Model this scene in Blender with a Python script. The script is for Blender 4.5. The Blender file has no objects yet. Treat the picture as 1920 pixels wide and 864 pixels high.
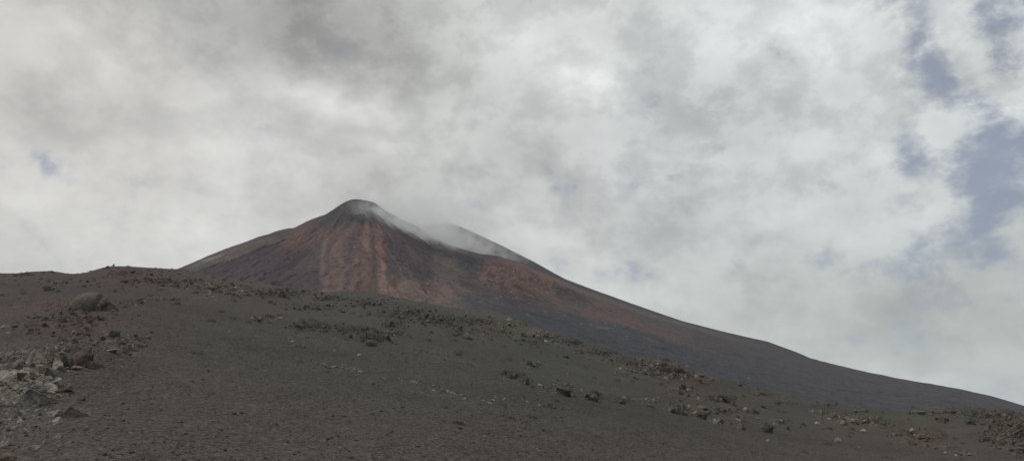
import bpy, bmesh, math
import numpy as np
from mathutils import Vector

# ------------------------------------------------------------------ basics
F = 1450.0                       # focal length in photo pixels (1920 wide)
PITCH = math.radians(14.5)
EYE = 1.6
SP, CP = math.sin(PITCH), math.cos(PITCH)
R = np.random.RandomState(7)
scene = bpy.context.scene
col = scene.collection

def ray(px, py):
    """photo pixel -> (azimuth, tan of elevation)"""
    px = np.asarray(px, float); py = np.asarray(py, float)
    u = (px - 960) / F; v = (432 - py) / F
    x = u; y = CP - v * SP; z = SP + v * CP
    return np.arctan2(x, y), z / np.hypot(x, y)

def project(x, y, z):
    f = y * CP + (z - EYE) * SP
    v = -y * SP + (z - EYE) * CP
    f = np.where(f < 0.05, 0.05, f)
    return 960 + F * x / f, 432 - F * v / f

# ------------------------------------------------------------------ noise
def _hash(*c):
    h = np.zeros(np.broadcast(*c).shape, np.uint32)
    for i, a in enumerate(c):
        h = (h ^ (a.astype(np.int64) & 0xffffffff).astype(np.uint32) * np.uint32([0x9E3779B1, 0x85EBCA77, 0xC2B2AE3D, 0x27D4EB2F][i % 4]))
        h = (h ^ (h >> np.uint32(15))) * np.uint32(0x2C1B3C6D)
    h = (h ^ (h >> np.uint32(12))) * np.uint32(0x297A2D39)
    return h ^ (h >> np.uint32(15))

from concurrent.futures import ThreadPoolExecutor
POOL = ThreadPoolExecutor(4)
_rp = np.random.RandomState(99)
PERM = _rp.permutation(4096).astype(np.int32)
_ga = _rp.rand(4096) * 2 * math.pi
GX = np.cos(_ga).astype(np.float32); GY = np.sin(_ga).astype(np.float32)
GR = _rp.rand(3, 4096).astype(np.float32)

def _par(fn, arrs, nout=1):
    """run fn on flat chunks in threads"""
    arrs = np.broadcast_arrays(*arrs); shp = arrs[0].shape
    fl = [np.ascontiguousarray(a).ravel() for a in arrs]; n = fl[0].size
    if n < 20000:
        r = fn(*fl); return r.reshape(shp) if nout == 1 else tuple(q.reshape(shp) for q in r)
    k = max(4, n // 60000); ed = np.linspace(0, n, k + 1).astype(int)
    res = list(POOL.map(lambda i: fn(*[a[ed[i]:ed[i + 1]] for a in fl]), range(k)))
    if nout == 1: return np.concatenate(res).reshape(shp)
    return tuple(np.concatenate([r[q] for r in res]).reshape(shp) for q in range(nout))

def _pn2(x, y, seed):
    xf = np.floor(x); yf = np.floor(y); fx = (x - xf).astype(np.float32); fy = (y - yf).astype(np.float32)
    xi = xf.astype(np.int32) + seed * 37; yi = yf.astype(np.int32) + seed * 91
    sx = fx * fx * fx * (fx * (fx * 6 - 15) + 10); sy = fy * fy * fy * (fy * (fy * 6 - 15) + 10)
    p0 = PERM[xi & 4095]; p1 = PERM[(xi + 1) & 4095]
    h = (p0 + yi) & 4095; a = GX[h] * fx + GY[h] * fy
    h = (p1 + yi) & 4095; b = GX[h] * (fx - 1) + GY[h] * fy
    h = (p0 + yi + 1) & 4095; c = GX[h] * fx + GY[h] * (fy - 1)
    h = (p1 + yi + 1) & 4095; d = GX[h] * (fx - 1) + GY[h] * (fy - 1)
    t = a + (b - a) * sx
    return (t + ((c + (d - c) * sx) - t) * sy) * 1.4

def perlin2(x, y, seed=0):
    return _par(lambda u, v: _pn2(u, v, seed), (x, y))

def fbm2(x, y, o=4, seed=0, ridged=False, gain=.5):
    s = 0; a = 1; n = 0
    for i in range(o):
        v = perlin2(x * 2.03 ** i + 17.3 * i, y * 2.03 ** i - 9.1 * i, seed + i)
        if ridged: v = 1 - 2 * np.abs(v)
        s = s + v * a; n += a; a *= gain
    return s / n

def perlin3(p, seed=0):
    i0 = np.floor(p); f = p - i0; i0 = i0.astype(np.int64)
    s = f * f * f * (f * (f * 6 - 15) + 10)
    out = 0
    for dx in (0, 1):
        for dy in (0, 1):
            for dz in (0, 1):
                h = _hash(i0[:, 0] + dx, i0[:, 1] + dy, i0[:, 2] + dz, np.full(1, seed, np.int64))
                gx = (h & np.uint32(1023)) / 511.5 - 1; gy = ((h >> np.uint32(10)) & np.uint32(1023)) / 511.5 - 1; gz = ((h >> np.uint32(20)) & np.uint32(1023)) / 511.5 - 1
                w = (s[:, 0] if dx else 1 - s[:, 0]) * (s[:, 1] if dy else 1 - s[:, 1]) * (s[:, 2] if dz else 1 - s[:, 2])
                out = out + w * (gx * (f[:, 0] - dx) + gy * (f[:, 1] - dy) + gz * (f[:, 2] - dz))
    return out

def _wl2(x, y, seed, jit):
    xi = np.floor(x).astype(np.int32); yi = np.floor(y).astype(np.int32)
    fx = (x - xi).astype(np.float32); fy = (y - yi).astype(np.float32)
    best = np.full(x.shape, 9.0, np.float32); rnd = np.zeros(x.shape, np.float32); sec = best.copy()
    for dx in (-1, 0, 1):
        p = PERM[(xi + dx + seed * 37) & 4095]
        for dy in (-1, 0, 1):
            h = PERM[(p + yi + dy + seed * 91) & 4095]
            d = (fx - dx - .5 - jit * (GR[0][h] - .5)) ** 2 + (fy - dy - .5 - jit * (GR[1][h] - .5)) ** 2
            m = d < best
            sec = np.where(m, best, np.minimum(sec, d)); rnd = np.where(m, GR[2][h], rnd); best = np.where(m, d, best)
    return np.sqrt(best), np.sqrt(sec), rnd

def worley2(x, y, seed=0, jit=.9):
    """nearest and second feature distance, and a random value of the nearest cell"""
    return _par(lambda u, v: _wl2(u, v, seed, jit), (x, y), 3)

def sstep(a, b, x):
    t = np.clip((x - a) / (b - a), 0, 1)
    return t * t * (3 - 2 * t)

def smooth_interp(x, xs, ys, w=6):
    """piecewise linear interpolation, lightly rounded"""
    s = 0
    for k, g in ((-1, .25), (0, .5), (1, .25)):
        s = s + g * np.interp(x + k * w, xs, ys)
    return s

def lin(c):
    c = np.array(c, float) / 255
    return np.where(c <= .04045, c / 12.92, ((c + .055) / 1.055) ** 2.4)

# ------------------------------------------------------------------ mesh helpers
def grid_mesh(name, X, Y, Z, color=None, wrap=False):
    nr, nc = X.shape
    co = np.stack([X, Y, Z], -1).reshape(-1, 3).astype(np.float32)
    idx = np.arange(nr * nc, dtype=np.int32).reshape(nr, nc)
    a = idx[:-1, :-1].ravel(); b = idx[:-1, 1:].ravel(); c = idx[1:, 1:].ravel(); d = idx[1:, :-1].ravel()
    if wrap:
        a = np.append(a, idx[:-1, -1]); b = np.append(b, idx[:-1, 0]); c = np.append(c, idx[1:, 0]); d = np.append(d, idx[1:, -1])
    faces = np.stack([a, b, c, d], -1)       # columns run clockwise: flip for upward normals
    faces = faces[:, ::-1]
    return raw_mesh(name, co, faces, color)

def raw_mesh(name, co, faces, color=None, smooth=True):
    me = bpy.data.meshes.new(name)
    n, k = faces.shape
    me.vertices.add(len(co)); me.vertices.foreach_set('co', np.ascontiguousarray(co, np.float32).ravel())
    me.loops.add(n * k); me.loops.foreach_set('vertex_index', np.ascontiguousarray(faces, np.int32).ravel())
    me.polygons.add(n); me.polygons.foreach_set('loop_start', np.arange(0, n * k, k, dtype=np.int32))
    me.polygons.foreach_set('use_smooth', np.full(n, smooth, bool))
    me.update(calc_edges=True)
    if color is not None:
        at = me.attributes.new('tint', 'FLOAT_COLOR', 'POINT')
        rgba = np.ones((len(co), 4), np.float32); rgba[:, :3] = color.reshape(-1, 3)
        at.data.foreach_set('color', rgba.ravel())
    return me

def link(name, me, mat, **props):
    o = bpy.data.objects.new(name, me); col.objects.link(o)
    if mat and not me.materials: me.materials.append(mat)
    for k, v in props.items(): o[k] = v
    return o

# ------------------------------------------------------------------ near slope
CREST = np.array([(-500, 520), (0, 512), (30, 513), (60, 509), (100, 508), (130, 514), (160, 512), (180, 505), (200, 500), (235, 499), (300, 503), (340, 505), (370, 512),
 (420, 519), (480, 529), (560, 542), (600, 546), (640, 546), (665, 543), (700, 547), (760, 561), (800, 568), (860, 578), (900, 582), (935, 585), (955, 594),
 (1000, 612), (1060, 630), (1120, 651), (1200, 673), (1255, 686), (1300, 700), (1350, 714), (1400, 728), (1440, 738), (1500, 746), (1560, 756), (1620, 768), (1700, 774),
 (1760, 771), (1800, 768), (1860, 773), (1920, 777), (2500, 800)], float)
azc, tc = ray(CREST[:, 0], CREST[:, 1])
AZ0, AZ1 = azc[0], azc[-1]

def az_params(az):
    """per azimuth: crest tangent, crest distance, eye-height term"""
    T = smooth_interp(az, azc, tc, .006)
    back = sstep(math.radians(45), math.radians(120), np.abs(az))
    T = T * (1 - back) + (-.13) * back
    px = 960 + F * np.tan(np.clip(az, -.95, .95))
    dc = np.interp(px, [0, 200, 400, 640, 900, 1200, 1500, 1920], [78, 74, 88, 100, 95, 72, 70, 66])
    B = np.interp(px, [0, 960, 1920], [1.55, 1.48, 1.22]); B = B * (1 - back) + EYE * back
    return T, dc, B

# rubble zones in photo coordinates: cx, cy, rx, ry, strength, kind (0 brown, 1 pale, 2 red, 3 dark)
ZONES = [(60, 700, 100, 42, 1.0, 1), (30, 725, 60, 60, .6, 1), (25, 800, 60, 40, .3, 1), (150, 665, 42, 30, 1.0, 0), (45, 745, 70, 26, .8, 1), (128, 600, 75, 16, .75, 2), (150, 625, 40, 14, .5, 2), (232, 645, 52, 22, .55, 0),
 (60, 610, 50, 12, .3, 2), (245, 572, 40, 8, .5, 0), (300, 562, 80, 6, .5, 0), (300, 528, 110, 14, .55, 2), (395, 540, 90, 12, .65, 0), (440, 552, 70, 8, .5, 0), (230, 512, 70, 10, .35, 2),
 (85, 540, 22, 6, .5, 3), (120, 530, 60, 8, .25, 0), (50, 515, 50, 5, .3, 3), (520, 550, 75, 10, .9, 3), (500, 595, 35, 7, .6, 0), (590, 578, 60, 10, .55, 3), (620, 560, 50, 8, .6, 3), (580, 612, 50, 9, .85, 3), (640, 618, 60, 9, .7, 3),
 (695, 632, 44, 14, 1.0, 3), (740, 625, 30, 10, .6, 0), (690, 570, 50, 10, .75, 3), (760, 585, 60, 12, .85, 3), (735, 610, 25, 8, .9, 3), (820, 600, 55, 14, .9, 3), (880, 603, 70, 12, .7, 3), (860, 625, 45, 12, .6, 3), (930, 620, 50, 12, .6, 0),
 (960, 608, 40, 10, .55, 0), (1020, 630, 50, 9, .7, 0), (1000, 640, 60, 9, .5, 3), (1075, 640, 45, 8, .75, 3), (1130, 660, 50, 10, .7, 3), (795, 660, 50, 8, .4, 0), (860, 662, 16, 5, .6, 3),
 (1000, 684, 22, 7, .6, 0), (965, 704, 24, 7, .8, 3), (985, 714, 20, 7, .7, 0), (1060, 722, 40, 6, .5, 0), (1057, 735, 20, 8, .7, 0), (1110, 743, 20, 8, .9, 3), (1165, 750, 26, 7, .7, 3), (1215, 752, 36, 7, .5, 0),
 (1180, 678, 50, 10, .8, 3), (1240, 692, 60, 15, 1.1, 0), (1190, 695, 28, 6, .7, 0), (1280, 705, 50, 12, .9, 0), (1330, 712, 40, 8, .6, 2), (1270, 730, 30, 9, .5, 0), (1290, 742, 40, 6, .3, 2),
 (1265, 768, 26, 8, .9, 0), (1312, 771, 34, 10, 1.0, 0), (1350, 770, 26, 7, .7, 0), (1345, 789, 18, 5, .6, 1), (1350, 748, 28, 7, .9, 3), (1395, 768, 34, 9, .6, 0), (1385, 788, 26, 9, .6, 0), (1440, 800, 22, 9, .5, 3), (1460, 790, 18, 6, .6, 0),
 (1390, 722, 40, 5, .6, 3), (1430, 738, 40, 6, .6, 3), (1470, 754, 40, 6, .5, 3), (1540, 772, 30, 6, .5, 0), (1570, 782, 35, 7, .75, 0), (1620, 789, 50, 9, .8, 0), (1680, 812, 36, 9, .7, 0), (1730, 822, 50, 12, .7, 2), (1770, 838, 30, 8, .5, 0),
 (1810, 849, 36, 6, .4, 1), (1725, 773, 30, 5, .8, 3), (1790, 772, 50, 6, .9, 3), (1860, 778, 60, 8, 1.0, 3), (1910, 790, 40, 12, 1.0, 3), (1880, 812, 46, 22, 1.0, 3), (1930, 820, 50, 30, 1.0, 3), (1765, 788, 14, 5, .7, 3), (1816, 790, 18, 5, .7, 3), (1620, 770, 40, 4, .4, 3), (1545, 758, 60, 4, .45, 3),
 (620, 688, 70, 7, .12, 1), (850, 738, 40, 7, .15, 1), (920, 748, 40, 6, .12, 1)]
# soft colour zones: cx, cy, rx, ry, colour
TINTS = [(420, 800, 700, 120, (70, 65, 61)), (1500, 640, 900, 260, (60, 59, 53)), (950, 690, 330, 70, (60, 61, 55)), (60, 660, 140, 90, (70, 61, 57)), (100, 540, 320, 60, (62, 55, 53)), (1740, 822, 90, 26, (68, 60, 55)),
 (1330, 730, 120, 24, (64, 57, 50)), (1600, 850, 420, 60, (68, 63, 57)), (130, 612, 90, 26, (72, 61, 56)), (240, 515, 90, 16, (66, 56, 53)), (960, 605, 60, 16, (74, 68, 58)), (1015, 625, 26, 8, (88, 80, 66)), (1720, 790, 90, 16, (60, 61, 51)),
 (900, 820, 300, 40, (68, 63, 61)), (620, 640, 200, 40, (63, 60, 57))]
KG = 0.58      # displayed linear value / albedo under this sky (calibration)

def zone_mask(PX, PY):
    n1 = fbm2(PX / 34, PY / 13, 3, 50) * .55
    M = np.zeros(PX.shape); K = [np.zeros(PX.shape) for _ in range(4)]
    for cx, cy, rx, ry, s, k in ZONES:
        q = ((PX - cx) / rx) ** 2 + ((PY - cy) / ry) ** 2
        sel = q < 5
        m = np.zeros(PX.shape)
        m[sel] = s * sstep(1.5, .25, np.sqrt(q[sel]) + n1[sel])
        M = np.maximum(M, m); K[k] = np.maximum(K[k], m)
    return M, K

def build_ground():
    dense = np.linspace(-math.radians(37.5), math.radians(37.5), 1500)
    rest = np.linspace(math.radians(37.5), math.radians(322.5), 140)[1:-1]
    az = np.concatenate([dense, rest])
    azw = np.where(az > math.pi, az - 2 * math.pi, az)
    T, dc, B = az_params(azw)
    near = np.exp(np.linspace(math.log(.25), math.log(4.5), 60))[:-1]
    u = np.linspace(0, 1, 1450)
    rows = []
    d_in = near[:, None] * np.ones_like(az)[None]
    d_mid = 4.5 * (dc * 1.12 / 4.5)[None, :] ** u[:, None]
    tail = np.array([.01, .03, .06, .1, .15, .2, .27, .35, .45, .55, .65, .75, .85, .93, 1.0])
    d_tail = dc[None] * 1.12 + (380 - dc[None] * 1.12) * tail[:, None]
    far = np.array([450, 600, 900, 1300, 1800, 2600, 4000, 7000, 12000.])
    D = np.concatenate([d_in, d_mid, d_tail, far[:, None] * np.ones_like(az)[None]], 0)
    AZ = np.ones_like(D) * azw[None]
    A = T + B / dc
    zc = EYE + A * dc - B
    s = D - dc[None]
    # near the camera the slope follows a smoothed crest, so no crease radiates from its kinks
    tsm = sum(np.interp(azw + o_, azc, tc) * w_ for o_, w_ in zip(np.linspace(-.16, .16, 33), np.hanning(35)[1:-1] / np.hanning(35).sum()))
    back = sstep(math.radians(45), math.radians(120), np.abs(azw))
    As = tsm * (1 - back) + T * back + B / dc
    wk = sstep(.45, .97, D / dc[None])
    Z = EYE + (As[None] + (A - As)[None] * wk) * D - B[None] - (EYE - B[None]) * np.exp(-(D / 2.5) ** 2)
    Rr = 55.0
    sm = np.clip(s, 0, (A[None] + .3) * Rr)
    Zb = zc[None] + A[None] * np.maximum(s, 0) - sm ** 2 / (2 * Rr) - np.maximum(s - sm, 0) * (A[None] + .3)
    Z = np.where(s > 0, Zb, Z)
    base_t, _ = mount_base(azw)
    zv = EYE + base_t * 380 - 6
    k = sstep(.25, 1., (D - dc[None] * 1.12) / (380 - dc[None] * 1.12))
    Z = Z * (1 - k) + np.minimum(zv, 90)[None] * k
    Z = np.where(D > 390, zv[None] - (D - 380) * .05 - 3, Z)
    X = D * np.sin(AZ); Y = D * np.cos(AZ)
    # rolling relief that dies out at the crest line and at the camera
    fade = sstep(4, 14, D) * sstep(0, .35, 1 - D / dc[None]) * (D < dc[None])
    und = fbm2(X / 9, Y / 9, 3, 3) * .34 + fbm2(X / 26, Y / 26, 2, 9) * .5
    Z = Z + und * fade * np.clip(D / 35, .15, 1.2)
    PX, PY = project(X, Y, Z)
    front = (np.abs(AZ) < math.radians(40)) & (D < dc[None] * 1.15)
    PXm = np.where(front, PX, -9999); PYm = np.where(front, PY, -9999)
    # mounds carrying the dome boulder and the pale pile
    for (mx, my, rx, h) in ((172, 584, 2.6, .35), (120, 625, 2.4, .25), (150, 690, .7, .26), (45, 725, 1.2, .20), (1240, 700, 3.2, .5), (1890, 815, 2.4, .3)):
        a0, t0 = ray(mx, my); T0, dc0, B0 = az_params(np.array([a0])); dd = float((B0 / (T0 + B0 / dc0 - t0))[0])
        mxw, myw = dd * math.sin(a0), dd * math.cos(a0)
        Z = Z + h * np.exp(-(((X - mxw) ** 2 + (Y - myw) ** 2) / rx ** 2))
    M, K = zone_mask(PXm, PYm)
    sl = front & (D > 3.5)
    x = X[sl]; y = Y[sl]; d = D[sl]; m = M[sl]
    # general cinder surface
    g = fbm2(x / .09, y / .09, 2, 21) * .007 + fbm2(x / .5, y / .5, 3, 25) * .018 * np.clip(d / 12, .5, 1.4) + fbm2(x / 2.2, y / 2.2, 3, 27) * .035
    f1, f2, r = worley2(x / .07, y / .07, 31)
    patch = sstep(-.25, .35, fbm2(x / 1.7, y / 1.1, 3, 36))
    g = g + np.maximum(0, .5 - f1) * (.006 + .015 * patch) * (r > .35)
    # scattered clods outside the zones
    f1, f2, r = worley2(x / .34, y / .34, 32)
    sz = np.where(r > .975, (r - .975) / .025 * .25 + .10, 0)
    g = g + np.sqrt(np.maximum(0, sz ** 2 - f1 ** 2)) * .22 * np.clip(d / 20, .5, 2)
    # rubble zones: three generations of broken blocks
    big = np.clip((d / 34) ** .75, .38, 2.2)
    for k_, (scale, amp, thr) in enumerate(((.70, .13, .3), (.33, .10, .2), (.14, .055, .1))):
        wx = x / big + fbm2(x / big * 2.5, y / big * 2.5, 2, 60 + k_) * scale * .5
        wy = y / big + fbm2(x / big * 2.5 + 40, y / big * 2.5, 2, 70 + k_) * scale * .5
        f1, f2, r = worley2(wx / scale, wy / scale, 40 + k_)
        blk = np.clip((f2 - f1) * 3.0, 0, 1) ** .6 * (.2 + .8 * r)
        cut = sstep(thr * .9, thr * .9 + .35, m - r * .35)
        g = g + blk * amp * cut * big
    g = g + m * fbm2(x / .5 / big, y / .5 / big, 4, 80, True) * .08 * big * sstep(.1, .5, m)
    dcf = np.broadcast_to(dc[None], D.shape)[sl]
    Z[sl] += g * (1 - .35 * sstep(.9, 1, d / dcf))
    # colour
    C = np.zeros(D.shape + (3,)) + lin((66, 62, 57))
    W = np.ones(D.shape)
    nn = fbm2(X / 5, Y / 5, 3, 90)
    for cx, cy, rx, ry, c in TINTS:
        w = 1.6 * np.exp(-(((PXm - cx) / rx) ** 2 + ((PYm - cy) / ry) ** 2) * 1.1 + nn * .5)
        w = w * min(3.0, 160 / math.sqrt(rx * ry) + .5)
        C = C + w[..., None] * lin(c); W = W + w
    C = C / W[..., None]
    ZC = [(76, 70, 64), (86, 81, 75), (78, 67, 61), (70, 67, 61)]
    for k_, zcol in enumerate(ZC):
        w = np.clip(K[k_] * (1.0 if k_ != 3 else .5) * (.75 + .8 * fbm2(X / .8, Y / .8, 2, 95 + k_)), 0, 1) * .8
        C = C * (1 - w[..., None]) + lin(zcol) * w[..., None]
    nm = fbm2(X / 1.1, Y / 1.1, 3, 97)
    C = C * (1 + (.24 * nn + .14 * nm)[..., None]) * np.array([.84, .855, .90]) / KG
    me = grid_mesh('ground', X, Y, Z, C, wrap=True)
    # lookup tables (dense part only) used for standing rocks on the surface
    nd = len(dense); last = len(near) + len(u)
    px2, py2 = project(X[:last, :nd], Y[:last, :nd], Z[:last, :nd])
    return me, dict(az=dense, X=X[:last, :nd], Y=Y[:last, :nd], Z=Z[:last, :nd], D=D[:last, :nd], PY=py2, M=M[:last, :nd])

# ------------------------------------------------------------------ volcano
SIL = np.array([(-400, 560), (100, 545), (250, 530), (300, 518), (340, 502), (380, 485), (430, 465), (480, 447), (520, 436), (548, 430), (580, 414), (610, 403), (640, 384), (655, 377), (668, 374.5), (688, 377), (705, 383),
 (725, 398), (750, 411), (775, 423), (795, 433), (815, 447), (840, 459), (870, 470), (900, 476), (935, 481), (980, 494), (1040, 521), (1100, 546), (1160, 567), (1220, 588), (1280, 605), (1360, 627), (1440, 651), (1500, 667),
 (1560, 682), (1620, 697), (1690, 711), (1750, 720.5), (1800, 728), (1860, 742), (1920, 760), (2000, 785), (2150, 825), (2400, 880)], float)
SIL2 = np.array([(740, 470), (780, 440), (798, 424), (808, 420), (822, 419), (845, 420), (862, 424), (900, 441), (950, 465), (1000, 490), (1060, 523), (1130, 549), (1200, 574), (1280, 601.5), (1360, 622), (1440, 640), (1500, 662), (1560, 690)], float)
azs, ts = ray(SIL[:, 0], SIL[:, 1])

def mount_base(az):
    T = np.interp(az, azc, tc)
    back = sstep(math.radians(42), math.radians(90), np.abs(az))
    t = (T - .055) * (1 - back) + (-.13) * back
    top = np.interp(az, azs, ts)
    return np.minimum(t, top - .02 * (1 - back)), top

def ell(PX, PY, cx, cy, rx, ry, ang=0, soft=.6):
    a = math.radians(ang); dx = PX - cx; dy = PY - cy
    u = (dx * math.cos(a) + dy * math.sin(a)) / rx; v = (-dx * math.sin(a) + dy * math.cos(a)) / ry
    return sstep(1 + soft, 1 - soft, np.hypot(u, v))

def build_mountain():
    az = np.arctan((np.linspace(-80, 2350, 1700) - 960) / F)
    t0, t1 = mount_base(az)
    t1 = smooth_interp(az, azs, ts, np.where(az > .1, .028, .004))
    D1 = 1300.0
    u = np.concatenate([np.linspace(0, 1, 620), 1 + np.linspace(0, 1, 30)[1:] ** 1.5])
    U = u[:, None]; uu = np.clip(U, 0, 1)
    z0 = EYE + t0 * 372 ; z1 = EYE + t1 * D1
    D = 372 + (D1 - 372) * uu + np.maximum(U - 1, 0) * 500
    Z = z0 + (z1 - z0) * uu ** 1.25
    sl = 1.25 * (z1 - z0) / (D1 - 372)
    sb = np.maximum(U - 1, 0) * 500
    sbc = np.clip(sb, 0, 60)
    Z = Z + np.where(U > 1, sl * sb - (sl + .55) * (sb - 60 * (1 - np.exp(-sb / 60))), 0)
    AZ = np.ones_like(D) * az[None]; X = D * np.sin(AZ); Y = D * np.cos(AZ)
    PX, PY = project(X, Y, Z)
    # relief: gullies radiating from the summit, lava tongues, fine roughness
    pax, _ = ray(672, 374); px0, py0 = D1 * 1.02 * math.sin(pax), D1 * 1.02 * math.cos(pax)
    ang = np.arctan2(X - px0, -(Y - py0)); rad = np.hypot(X - px0, Y - py0)
    top_py = np.interp(PX, SIL[:, 0], SIL[:, 1])
    below = PY - top_py
    cone = sstep(1000, 800, PX)
    wob = fbm2(X / 160, Y / 160, 3, 5) * .05
    gul = fbm2((ang + wob) * 16, rad / 420, 4, 11) * 1.0 + .6 * fbm2((ang + wob) * 46, rad / 260, 3, 13)
    amp = sstep(30, 200, rad) * cone
    edge = sstep(0, 26, below)
    Z = Z + gul * 6.5 * amp * (.12 + .88 * edge)
    rr = fbm2(X / 70, Y / 70, 5, 15, True) * 4.5 + fbm2(X / 16, Y / 16, 4, 17) * 2.4
    Z = Z + rr * (.3 + .7 * edge) * (.45 + .55 * cone)
    # right hand flank: long shallow ribs running down slope
    fl = 1 - cone
    ddx = fbm2((Y * .8 + X * .55) / 60, (X - Y) / 500, 3, 19)
    Z = Z + ddx * 4 * fl * edge
    rock_red = ell(PX, PY, 955, 522, 85, 30, 12) + .9 * ell(PX, PY, 1050, 540, 90, 18, 24)
    rock_red = np.clip(rock_red, 0, 1)
    Z = Z + rock_red * edge * (fbm2(X / 26, Y / 26, 5, 23, True) * 9 + 2)
    Z = Z + (1.2 + 1.6 * ell(PX, PY, 880, 470, 90, 40)) * fbm2(X / 22, Y / 22, 4, 24) * (1 - edge)
    # ---- colour of the ground itself
    n1 = fbm2(X / 90, Y / 90, 4, 31); n2 = fbm2(X / 22, Y / 22, 4, 33); n3 = fbm2(X / 7, Y / 7, 3, 35)
    streak = fbm2((ang + wob) * 30, rad / 300, 4, 37); streak2 = fbm2((ang + wob * .6) * 85, rad / 140, 3, 39)
    C = np.zeros(D.shape + (3,)) + lin((60, 51, 55))
    def lay(mask, c, k=1.0):
        nonlocal C
        m = np.clip(mask * k, 0, 1)[..., None]
        C = C * (1 - m) + lin(c) * m
    W = lambda m, a=.5, b=.35: sstep(.5 - b, .5 + b, m * (1) + a * n1 * .8 + a * .6 * streak)
    fl_ = sstep(900, 1150, PX + (PY - 560) * .6)
    lay(fl_, (60, 57, 59))
    # upper left rim: tan scree
    lay(W(ell(PX, PY, 440, 476, 90, 13, -20)), (84, 75, 68), .7)
    lay(ell(PX, PY, 392, 488, 34, 4, -22) * (n2 > -.1), (112, 106, 98), .6)
    lay(W(ell(PX, PY, 590, 440, 70, 24, -22)), (86, 64, 58), .9)
    # brown red streaked face
    lay(W(ell(PX, PY, 688, 500, 84, 95, 0, .5), .6), (74, 61, 57), .9)
    st = sstep(-.15, .3, streak + .5 * streak2)
    for cx, bx, top, w, c, k in ((652, 634, 428, 7, (96, 74, 65), .55), (688, 681, 424, 11, (106, 74, 64), .95), (708, 721, 424, 8, (110, 77, 67), .95), (640, 610, 415, 9, (92, 76, 66), .6), (672, 662, 430, 5, (98, 74, 65), .7), (636, 622, 412, 8, (88, 64, 58), .8)):
        xx = cx + (PY - 430) * (bx - cx) / 115
        m = np.exp(-((PX - xx + 3 * n1 + 2 * n2) / w) ** 2) * sstep(top - 14, top + 12, PY) * (.55 + .45 * st)
        lay(m, c, k)
    m = np.exp(-((PX - (612 - (PY - 440) * .12) + 5 * n1) / 5) ** 2) * sstep(440, 480, PY) * sstep(545, 500, PY)
    lay(m, (104, 90, 78), .7)
    m = np.exp(-((PX - 699 - (PY - 440) * .03 + 2 * n1) / 5) ** 2) * sstep(430, 460, PY)
    lay(m, (64, 53, 53), .75)
    m = np.exp(-((PX - 738 - (PY - 440) * .02 + 3 * n1) / 8) ** 2) * sstep(430, 460, PY)
    lay(m, (58, 50, 53), .6)
    lay(W(ell(PX, PY, 770, 470, 42, 50, -18)), (62, 52, 55), .9)
    lay(W(ell(PX, PY, 790, 555, 90, 30, 8)), (98, 79, 70), .8)
    lay(W(ell(PX, PY, 835, 505, 28, 40, -20)), (80, 73, 67), .7)
    # dark summit cap with red base fringe
    cap = sstep(14, -16, PY - (420 + .13 * np.abs(PX - 690) + 9 * n1 + 6 * streak)) * sstep(560, 620, PX)
    lay(cap, (50, 47, 51), .95)
    lay(ell(PX, PY, 800, 455, 70, 9, 27, .5), (62, 50, 50), .7)
    # red lava tongue and the red band under the ridge line
    brk = fbm2(X / 13, Y / 9, 4, 47)
    lay(rock_red * (.85 + .4 * n2), (98, 74, 65), .95)
    lay(rock_red * sstep(.12, .3, brk), (62, 52, 52), .75)
    band = np.exp(-((below - 36 - 8 * n1) / 22) ** 2) * sstep(900, 1000, PX) * sstep(1400, 1150, PX)
    lay(band * (.8 + .7 * n2), (92, 70, 63), .9)
    lay(np.exp(-((PY - 520 - (PX - 1015) * 1.35) / 16) ** 2) * ell(PX, PY, 1035, 540, 40, 30), (112, 84, 70), .6)
    lay(W(ell(PX, PY, 1070, 562, 40, 14, 20)), (66, 60, 62), .8)
    lay(W(ell(PX, PY, 882, 500, 26, 22, 30)), (54, 52, 58), .95)
    lay(W(ell(PX, PY, 895, 565, 50, 14, 0)), (64, 60, 64), .8)
    lay(ell(PX, PY, 1000, 500, 60, 4, 25, .5), (58, 50, 50), .5)
    # grey cinder apron under the band, and the bluish lower flank
    line = np.interp(PX, [860, 930, 1050, 1150, 1300, 1450, 1700, 1920], [590, 577, 586, 608, 655, 705, 760, 800])
    ap = sstep(-9, 9, PY - line + 7 * n1 + 3 * n2)
    lay(ap, (54, 55, 60), .95)
    lay(sstep(1250, 1600, PX) * (1 - ap * .3), (60, 59, 62), .8)
    lay(sstep(1500, 1800, PX) * sstep(8, 40, below), (58, 58, 63), .8)
    dg = fbm2((Y * .8 + X * .55) / 30, (X - Y) / 420, 4, 43)
    lay(sstep(.05, .5, dg) * sstep(1050, 1250, PX) * (1 - ap) , (82, 66, 62), .55)
    lay(np.exp(-((below - 3) / 4) ** 2) * sstep(1000, 1150, PX) * sstep(1500, 1300, PX), (92, 84, 74), .5)
    # scattered pale blocks
    f1, f2, r = worley2(X / 3.2, Y / 5.5, 45)
    zone = np.clip(ell(PX, PY, 1020, 580, 190, 14, 14) + ell(PX, PY, 700, 515, 100, 50) * .6 + ell(PX, PY, 1010, 520, 100, 26, 18) + .35 * ell(PX, PY, 1230, 640, 160, 22, 20), 0, 1)
    lay((f1 < .28) * (r < .035 * zone + .001), (128, 122, 116), .8)
    lay(np.exp(-((PY - 616 - .1 * (PX - 1135)) / 1.6) ** 2) * ell(PX, PY, 1133, 617, 16, 6), (96, 92, 88), .6)
    lay(ell(PX, PY, 1222, 639, 12, 3, 20), (88, 80, 76), .5)
    C = C * (1 + (.24 * n2 + .34 * n3 + .22 * streak2 * cone)[..., None] + .22 * (st * cone * 1.0)[..., None] * edge[..., None] - .06)
    g_ = C @ np.array([.3, .55, .15]); C = g_[..., None] + (C - g_[..., None]) * .74
    C = np.clip(C * .83 * np.array([.97, .965, 1.0]), .004, 1) / KG
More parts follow.
